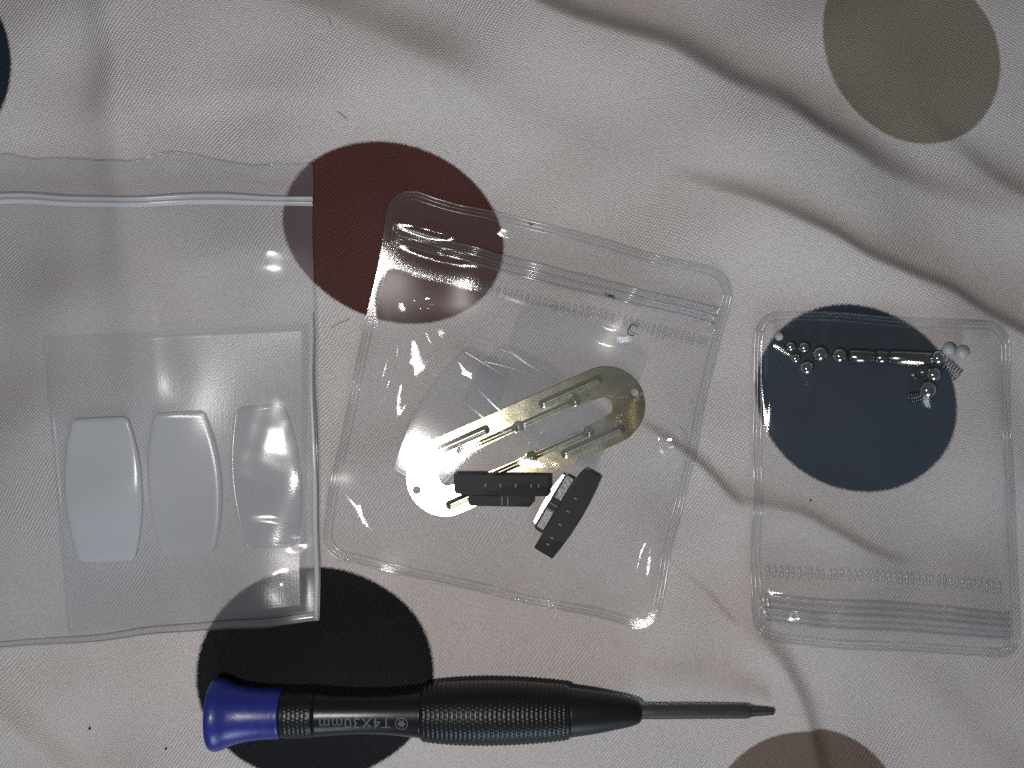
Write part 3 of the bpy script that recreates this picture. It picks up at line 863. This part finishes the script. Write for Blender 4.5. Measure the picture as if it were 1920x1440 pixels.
def clip(cu, cv, deg, z, label, tilt=0.0, strip=False, bow=0.0):
    a = math.radians(deg)
    root = empty('plastic_clip', *plan(cu, cv, z), z, label, 'clip', 'black stepped plastic clips')
    def place(Vv):
        out = []
        for x, y, zz in Vv:
            u = cu + x * math.cos(a) - y * math.sin(a); w = cv + x * math.sin(a) + y * math.cos(a)
            h_ = z + zz + tilt * y
            pu, pv = plan(u, w, h_)
            out.append((pu, pv, h_))
        return out
    # long bar, its ends eased, the outer side slightly bowed
    top = [(-89 + 178 * k / 8, -20 - bow * (1 - (k / 4 - 1) ** 2)) for k in range(9)]
    Vv, F = prism(top + [(89, 17), (87, 20), (30, 20), (-72, 19), (-86, 15), (-89, 10)], 0, 30)
    mesh_obj('long_bar', place(Vv), F, M_BLACK, root, smooth=False)
    Vv, F = prism([(-62, 20.4), (58, 20.4), (57, 36), (53, 40), (-57, 39), (-61, 35)], 1.0, 22)
    sb = mesh_obj('step_bar', place(Vv), F, M_BLACK, root, smooth=False)
    for x in (0.5, 11.5):
        Vv, F = prism([(x, 21.5), (x + 1.6, 21.5), (x + 1.6, 38), (x, 38)], 21.5, 22.6, 0.2)
        mesh_obj('tick', place(Vv), F, M_TICK, sb, smooth=False)
    for x in (-30, -2, 27, 56, 70):
        Vv, F = prism([(x - 1.1, -2.5), (x + 1.1, -2.5), (x + 1.1, 3.5), (x - 1.1, 3.5)], 29.6, 30.8, 0.2)
        mesh_obj('tick', place(Vv), F, M_TICK, root, smooth=False)
    for x in (-44, 2, 47):
        Vv, F = prism([(x, -19), (x + 1.2, -19), (x + 1.2, 17), (x, 17)], 29.7, 30.5, 0.1)
        mesh_obj('mould_line', place(Vv), F, M_BLACK, root, smooth=False)
    if strip:
        Vv, F = prism([(-60, 40.3), (52, 40.3), (50, 46), (10, 50), (-30, 49.5), (-58, 45)], 6, 21, 2.0)
        mesh_obj('edge_strip', place(Vv), F, M_SILVER, root, smooth=False)
        Vv, F = prism([(-60, 22), (-12, 22), (-12, 36), (-60, 37)], 21.6, 23.6, 0.5)
        mesh_obj('pad', place(Vv), F, M_PAD, root, smooth=False)
        Vv, F = prism([(14, 22), (52, 22), (52, 36), (14, 37)], 21.6, 23.6, 0.5)
        mesh_obj('pad', place(Vv), F, M_PAD, root, smooth=False)
    return root
M_PAD = principled('grey_scuffed_plastic', (0.085, 0.09, 0.10), 0.28, 0.0, 0.6, 0.0, 0.5, 0.15, 0.6, 0.2)
zb1 = float(BS(940, 915))
clip(940, 910, 0.5, max(zb1 + 2, ZP + TP + 1.0), 'black stepped plastic clip lying across the brass plate end')
clip(1064, 961, 121, float(BS(1062, 962)) + 2.5, 'tilted black stepped plastic clip with a bright edge, beside the brass plate', tilt=-0.05, strip=True, bow=7)

# ================================================================ STEEL BALLS, PINS, SPRINGS
M_STEEL = principled('polished_steel', (0.66, 0.655, 0.62), 0.10, 1.0, 0.5, 0.0, 0.15, 0.06, 0.0, 0.2, 0.06)
M_PINS = principled('ground_steel_pin', (0.36, 0.375, 0.345), 0.14, 1.0, 0.5, 0.0, 0.12, 0.05, 0.1, 0.2, 0.06)
M_WHITE = principled('white_ceramic', (0.50, 0.50, 0.53), 0.3, 0.0, 0.5)
M_GREY = principled('smoky_glass_bead', (0.05, 0.055, 0.07), 0.25, 0.0, 0.6)
M_WIRE = principled('spring_wire', (0.26, 0.26, 0.26), 0.25, 1.0)
def ball(u, v, r, mat, name, label, cat, group):
    z = float(BS(u, v)) + 1.2 + r
    pu, pv = plan(u, v, z)
    r = r * (CZ - z) / CZ
    nl, na = 16, 28
    Vv = [(pu, pv, z + r)]
    for j in range(1, nl):
        th = PI * j / nl
        for i in range(na):
            ph = 2 * PI * i / na
            Vv.append((pu + r * math.sin(th) * math.cos(ph), pv - r * math.sin(th) * math.sin(ph), z + r * math.cos(th)))
    Vv.append((pu, pv, z - r))
    F = [(0, 1 + i, 1 + (i + 1) % na) for i in range(na)]
    for j in range(nl - 2):
        for i in range(na):
            a = 1 + j * na + i; b = 1 + j * na + (i + 1) % na
            F.append((a, a + na, b + na, b))
    last = len(Vv) - 1
    F += [(last, 1 + (nl - 2) * na + (i + 1) % na, 1 + (nl - 2) * na + i) for i in range(na)]
    o = mesh_obj(name, Vv, F, mat, None)
    return tag(o, label, cat, group)
GBALL = 'steel balls in the smaller bag'
for u, v, r, lab in [
    (1482, 650, 9.5, 'small steel ball next to the white bead at the bag corner'),
    (1507, 652, 11, 'small steel ball between the outermost small ball and the large ones'),
    (1491, 672, 9.5, 'small steel ball below the two small ones'),
    (1512, 690, 13.5, 'medium steel ball lying lowest under the row of small ones'),
    (1537, 664, 14.8, 'large steel ball touching the small ones'),
    (1573, 667, 14.5, 'large steel ball nearest the end of the short pins'),
    (1758, 671, 13, 'steel ball at the end of the long pin beside the white beads'),
    (1749, 702, 14.2, 'steel ball between the coil spring and the ring spring'),
    (1738, 731, 16.6, 'largest steel ball, lowest of the column by the springs'),
]:
    ball(u, v, r, M_STEEL, 'steel_ball', lab, 'ball', GBALL)
GW = 'white ceramic balls'
ball(1461, 631, 8, M_WHITE, 'ceramic_ball', 'smallest white ball, alone near the bag corner on the navy dot', 'ball', GW)
ball(1778, 655, 12, M_WHITE, 'ceramic_ball', 'white ball touching the steel ball beyond the long pin', 'ball', GW)
ball(1803, 661, 12.5, M_WHITE, 'ceramic_ball', 'outermost white ball of the pair, on the pale cloth', 'ball', GW)
ball(1464, 652, 8, M_GREY, 'glass_bead', 'dark smoky bead below the smallest white ball', 'bead', None)

def pin(u0, v0, u1, v1, r, label):
    z = float(BS((u0 + u1) / 2, (v0 + v1) / 2)) + 1.2 + r
    p0 = np.array([*plan(u0, v0, z), z]); p1 = np.array([*plan(u1, v1, z), z])
    L = np.linalg.norm(p1 - p0); d = (p1 - p0) / L
    prof = [(0, r * .8), (0.3, r * .9), (1.2, r), (L - 1.2, r), (L - .3, r * .9), (L, r * .8)]
    a, b = tube([p0 + d * s for s, _ in prof], [q for _, q in prof], 32)
    o = mesh_obj('steel_pin', a, b, M_PINS, None)
    sm = [len(pp.vertices) == 4 for pp in o.data.polygons]
    o.data.polygons.foreach_set('use_smooth', sm)
    return tag(o, label, 'pin', 'steel pins lying end to end')
pin(1591, 668.0, 1640, 669.5, 13, 'short steel pin nearest the large steel balls')
pin(1641.5, 669.6, 1665, 670.3, 13, 'shortest steel pin, between the other two')
pin(1666.5, 670.4, 1746, 673, 13.2, 'longest steel pin, nearest the coil springs')

def spring(u0, v0, u1, v1, r, turns, wire, label, jitter=0.0, up=0.0):
    z = float(BS((u0 + u1) / 2, (v0 + v1) / 2)) + 1.5 + (r if not up else 1.5)
    A_ = np.array([*plan(u0, v0, z), z]); B_ = np.array([*plan(u1, v1, z), z + up])
    d = B_ - A_; L = np.linalg.norm(d); d = d / L
    ref = np.array([0, 0, 1.0]) if abs(d[2]) < 0.8 else np.array([1.0, 0, 0])
    s = np.cross(d, ref); s /= np.linalg.norm(s)
    w = np.cross(s, d)
    rnd = random.Random(int(u0))
    path = []
    n = int(turns * 18)
    for k in range(n + 1):
        t_ = k / n
        an = 2 * PI * turns * t_
        e = t_
        if t_ < .12: e = t_ * 0.4
        elif t_ > .88: e = 1 - (1 - t_) * 0.4
        path.append(A_ + d * (L * e) + r * (math.cos(an) * s + math.sin(an) * w))
    a, b = tube(path, wire, 6)
    o = mesh_obj('coil_spring', a, b, M_WIRE, None)
    return tag(o, label, 'spring', 'small coil springs')
spring(1770, 681, 1797, 705, 11, 6, 0.95, 'coil spring lying on its side past the edge of the navy dot')
spring(1706, 747, 1732, 742, 9.5, 7, 1.0, 'tight coil spring below the largest steel ball')
spring(1718, 701, 1719.5, 700, 10.5, 4, 1.0, 'ring shaped spring standing on end below the long pin', up=9)

# ================================================================ SCREWDRIVER
M_CAP = principled('blue_plastic', (0.020, 0.028, 0.23), 0.34, 0.0, 0.5, 0.0, 0.22, 0.04, 0.25, 0.12, 0.12)
M_GRIP = principled('black_handle_plastic', (0.010, 0.010, 0.011), 0.30, 0.0, 0.45, 0.0, 0.2, 0.05, 0.12, 0.15)
M_KNURL = principled('black_knurled_plastic', (0.010, 0.010, 0.011), 0.36, 0.0, 0.4, 0.0, 0.2, 0.05)
M_CONE = principled('black_satin_nose', (0.010, 0.010, 0.011), 0.42, 0.0, 0.4, 0.0, 0.2, 0.05, 0.12, 0.2)
M_SHANK = principled('dark_phosphate_steel', (0.050, 0.050, 0.050), 0.55, 0.0, 0.5, 0.0, 0.2, 0.1, 0.25, 0.25)
M_PRINT = principled('grey_print', (0.11, 0.113, 0.12), 0.45)
ZAX = 60.0
AX0 = np.array([397.0, 1339.5]); AX1 = np.array([1450.0, 1333.5])
AXD = (AX1 - AX0) / np.linalg.norm(AX1 - AX0); AXN = np.array([-AXD[1], AXD[0]])
KS = (CZ - ZAX) / CZ
def axis_pt(x, r, th):
    """x: seen length along the tool; th from the top, positive towards the viewer"""
    p = AX0 + AXD * (x - 397.0)
    zax = ZAX - max(0.0, (x - 900.0)) * 0.075
    u, v = plan(p[0], p[1], zax)
    r = r * KS
    return (u + AXN[0] * r * math.sin(th), v + AXN[1] * r * math.sin(th), zax + r * math.cos(th))
def turned(name, prof, mat, parent, nth=64, disp=None, sides=None, smooth=True):
    Vv = []
    n = len(prof)
    for x, r in prof:
        for k in range(nth):
            th = 2 * PI * k / nth
            rr_ = r + (disp(x, th) if disp else 0.0)
            if sides: rr_ = r * (1 + 0.16 * math.cos(sides * th))
            Vv.append(axis_pt(x, rr_, th))
    F = []
    for j in range(n - 1):
        for k in range(nth):
            a = j * nth + k; b = j * nth + (k + 1) % nth
            F.append((a, b, b + nth, a + nth))
    F.append(tuple(range(nth - 1, -1, -1))); F.append(tuple((n - 1) * nth + k for k in range(nth)))
    return mesh_obj(name, Vv, F, mat, parent, smooth)
def prof_spline(pts, n=6):
    return [(p[0], p[1]) for p in spline(pts, n)]
x0, y0 = plan(900, 1337, ZAX)
drv = empty('screwdriver', x0, y0, float(HS(900, 1337)), 'black knurled precision screwdriver with a flared blue cap', 'screwdriver')
turned('cap', [(396.5, 1)] + prof_spline([(396.8, 57), (398, 62), (402, 65.5), (410, 66.5), (420, 64.0), (436, 56.5), (456, 51), (480, 47.5), (505, 45.8), (527, 45.2)]) + [(528.5, 44), (528.6, 30)], M_CAP, drv, 96)
cp = [(528, 30), (529, 42), (531, 43.5)] + [(531 + 2.0 * k, 43.5) for k in range(1, 29)] + [(590, 42.6), (592, 38)]
def knurl(p_, q, amp, a, b):
    def f(x, th):
        if not a < x < b: return 0.0
        row = math.floor((x - a) / p_)
        c = math.cos(2 * PI * ((x - a) / p_ - 0.5)); s = math.cos(q * th + PI * (row % 2))
        return amp * (max(0.0, c) * (0.35 + 0.65 * max(0, s)))
    return f
turned('collar', cp, M_KNURL, drv, 220, knurl(8.0, 44, 1.5, 536, 586))
turned('neck', [(591, 30)] + prof_spline([(591.5, 42.4), (620, 40.2), (660, 38), (700, 37.6), (740, 39.6), (775, 43.2), (790, 45)]) + [(792, 30)], M_GRIP, drv, 96)
gp = prof_spline([(790, 48.5), (800, 51.5), (830, 55), (870, 57.5), (920, 58.2), (970, 57), (1020, 53.8), (1064, 49.5)], 2)
gx_ = np.array([p[0] for p in gp]); gr_ = np.array([p[1] for p in gp])
xs_ = np.arange(790, 1066, 1.5)
turned('grip', [(789, 38)] + [(float(x), float(np.interp(x, gx_, gr_))) for x in xs_] + [(1067, 47), (1068, 36)], M_KNURL, drv, 260, knurl(8.4, 52, 1.7, 792, 1064))
turned('nose', [(1066, 30)] + prof_spline([(1066.5, 45.5), (1090, 42.8), (1120, 38.5), (1150, 33), (1175, 28), (1190, 24), (1198, 20), (1202, 15.5)]) + [(1203, 12)], M_CONE, drv, 80)
turned('shank', [(1200, 12), (1202.5, 13.2), (1230, 13.4), (1399, 13.4), (1404, 12.2), (1409, 9.5)], M_SHANK, drv, 48)
turned('tip', [(1408, 9.2), (1412, 8.6), (1430, 7.4), (1449, 6.2), (1451, 5.0)], M_SHANK, drv, 48, None, 6, True)

# printed size marking, running upside down along the neck
def wrap_text(name, verts, faces, xs0, scale, parent, ccx):
    """Flat marking (lengths) wrapped on the neck, turned half round."""
    nx_r = np.array([591.5, 620, 660, 700, 740, 775, 790]); nr_r = np.array([42.4, 40.2, 38, 37.6, 39.6, 43.2, 45])
    Vv = []
    for x, y in verts:
        X = xs0 - x * scale
        r = float(np.interp(X, nx_r, nr_r)) + 0.9
        th = ccx + (y * scale) / r
        Vv.append(axis_pt(X, r, th))
    return mesh_obj(name, Vv, faces, M_PRINT, parent, False)
cu_ = bpy.data.curves.new('size_marking', 'FONT')
cu_.body = 'T4X30mm'
cu_.size = 1.0
cu_.space_character = 1.12
tob = bpy.data.objects.new('size_marking_source', cu_)
col.objects.link(tob)
dg = bpy.context.evaluated_depsgraph_get()
tm = tob.evaluated_get(dg).to_mesh()
tv = [(q.co.x, q.co.y - 0.35) for q in tm.vertices]
tf = [tuple(p.vertices) for p in tm.polygons]
tob.evaluated_get(dg).to_mesh_clear()
bpy.data.objects.remove(tob)
neck = [c for c in drv.children if c.name.startswith('neck')][0]
tw = max(q[0] for q in tv)
TXT_W = 131.0
wrap_text('size_marking', tv, tf, 737.0, TXT_W / tw, drv, 0.16)
# six-lobed star in a ring ahead of the text
sv_, sf_ = [], []
nring = 40
for k in range(nring):
    a = 2 * PI * k / nring
    sv_ += [(0.5 * math.cos(a), 0.5 * math.sin(a)), (0.43 * math.cos(a), 0.43 * math.sin(a))]
for k in range(nring):
    j = (k + 1) % nring
    sf_.append((2 * k, 2 * j, 2 * j + 1, 2 * k + 1))
b0 = len(sv_)
sv_.append((0, 0))
for k in range(24):
    a = 2 * PI * k / 24
    rr_ = 0.27 + 0.085 * math.cos(6 * a)
    sv_.append((rr_ * math.cos(a), rr_ * math.sin(a)))
for k in range(24):
    sf_.append((b0, b0 + 1 + k, b0 + 1 + (k + 1) % 24))
wrap_text('star_marking', sv_, sf_, 757.0, 24.0, drv, 0.16)

# ================================================================ LINT AND SPECKS
M_LINT = principled('dark_lint', (0.02, 0.02, 0.022), 0.8)
M_HAIR = principled('brown_hair', (0.10, 0.07, 0.06), 0.7)
def fibre(pts, rad, zf, label, mat=None, parent=None, name='lint_fibre', cat='lint'):
    P = spline(pts, 6)
    path = []
    for u, v in P:
        z = zf(u, v)
        path.append((*plan(u, v, z), z))
    a, b = tube(path, rad, 5)
    o = mesh_obj(name, a, b, mat or M_LINT, parent)
    if parent is None: tag(o, label, cat)
    return o
tlx = np.array([[bagC.c[1][0] - bagC.c[0][0], bagC.c[3][0] - bagC.c[0][0]], [bagC.c[1][1] - bagC.c[0][1], bagC.c[3][1] - bagC.c[0][1]]])
inv = np.linalg.inv(tlx)
def zon(u, v):
    st = inv @ np.array([u - bagC.c[0][0], v - bagC.c[0][1]])
    return float(bagC.top(st[0] * bagC.w, st[1] * bagC.h)[2]) + 1.6
zsh = lambda u, v: float(HS(u, v)) + 1.0
fibre([(1196, 612), (1189, 609), (1181, 612), (1177, 620), (1180, 628), (1189, 629)], 0.95, zon, 'curled dark lint fibre in a C shape beside the ribbed strip')
fibre([(1133, 549), (1141, 557), (1150, 556), (1140, 553), (1153, 561)], 0.8, zon, 'tangled dark lint fibre on the zip of the larger bag')
fibre([(925, 474), (932, 476), (940, 475)], 0.9, zon, 'short dark lint fibre on the zip over the dark red dot')
fibre([(990, 418), (995, 422), (1000, 421)], 0.8, zon, 'short dark lint fibre along the top rim of the larger bag')
fibre([(632, 209), (638, 213), (647, 220), (650, 224)], 0.6, zsh, 'short brown hair on bare cloth above the dark red dot', M_HAIR, name='stray_hair', cat='hair')
fibre([(614, 30), (618, 38), (621, 48)], 0.6, zsh, 'faint brown hair on bare cloth at the top edge', M_HAIR, name='stray_hair', cat='hair')
fibre([(622, 614), (632, 609), (641, 604), (656, 598)], 0.45, zsh, 'dark lint thread below the dark red dot')
def speck(u, v, r, label):
    rnd = random.Random(int(u * 7 + v))
    z = float(HS(u, v)) + r * 0.5
    pu, pv = plan(u, v, z)
    Vv, F = [], []
    nl, na = 5, 8
    for j in range(nl + 1):
        th = PI * j / nl
        for i in range(na):
            ph = 2 * PI * i / na
            q = r * rnd.uniform(0.75, 1.15)
            Vv.append((pu + q * math.sin(th) * math.cos(ph), pv + q * math.sin(th) * math.sin(ph), z + 0.6 * q * math.cos(th)))
    o = mesh_obj('dirt_speck', Vv, grid_faces(nl + 1, na, True), M_LINT)
    return tag(o, label, 'speck', 'dark specks on the cloth')
speck(168, 1366, 3.0, 'dark speck on pale cloth far from the screwdriver cap')
speck(311, 1404, 2.6, 'dark speck on pale cloth between the other speck and the black dot')
speck(1520, 938, 2.4, 'dark speck just below the navy dot')
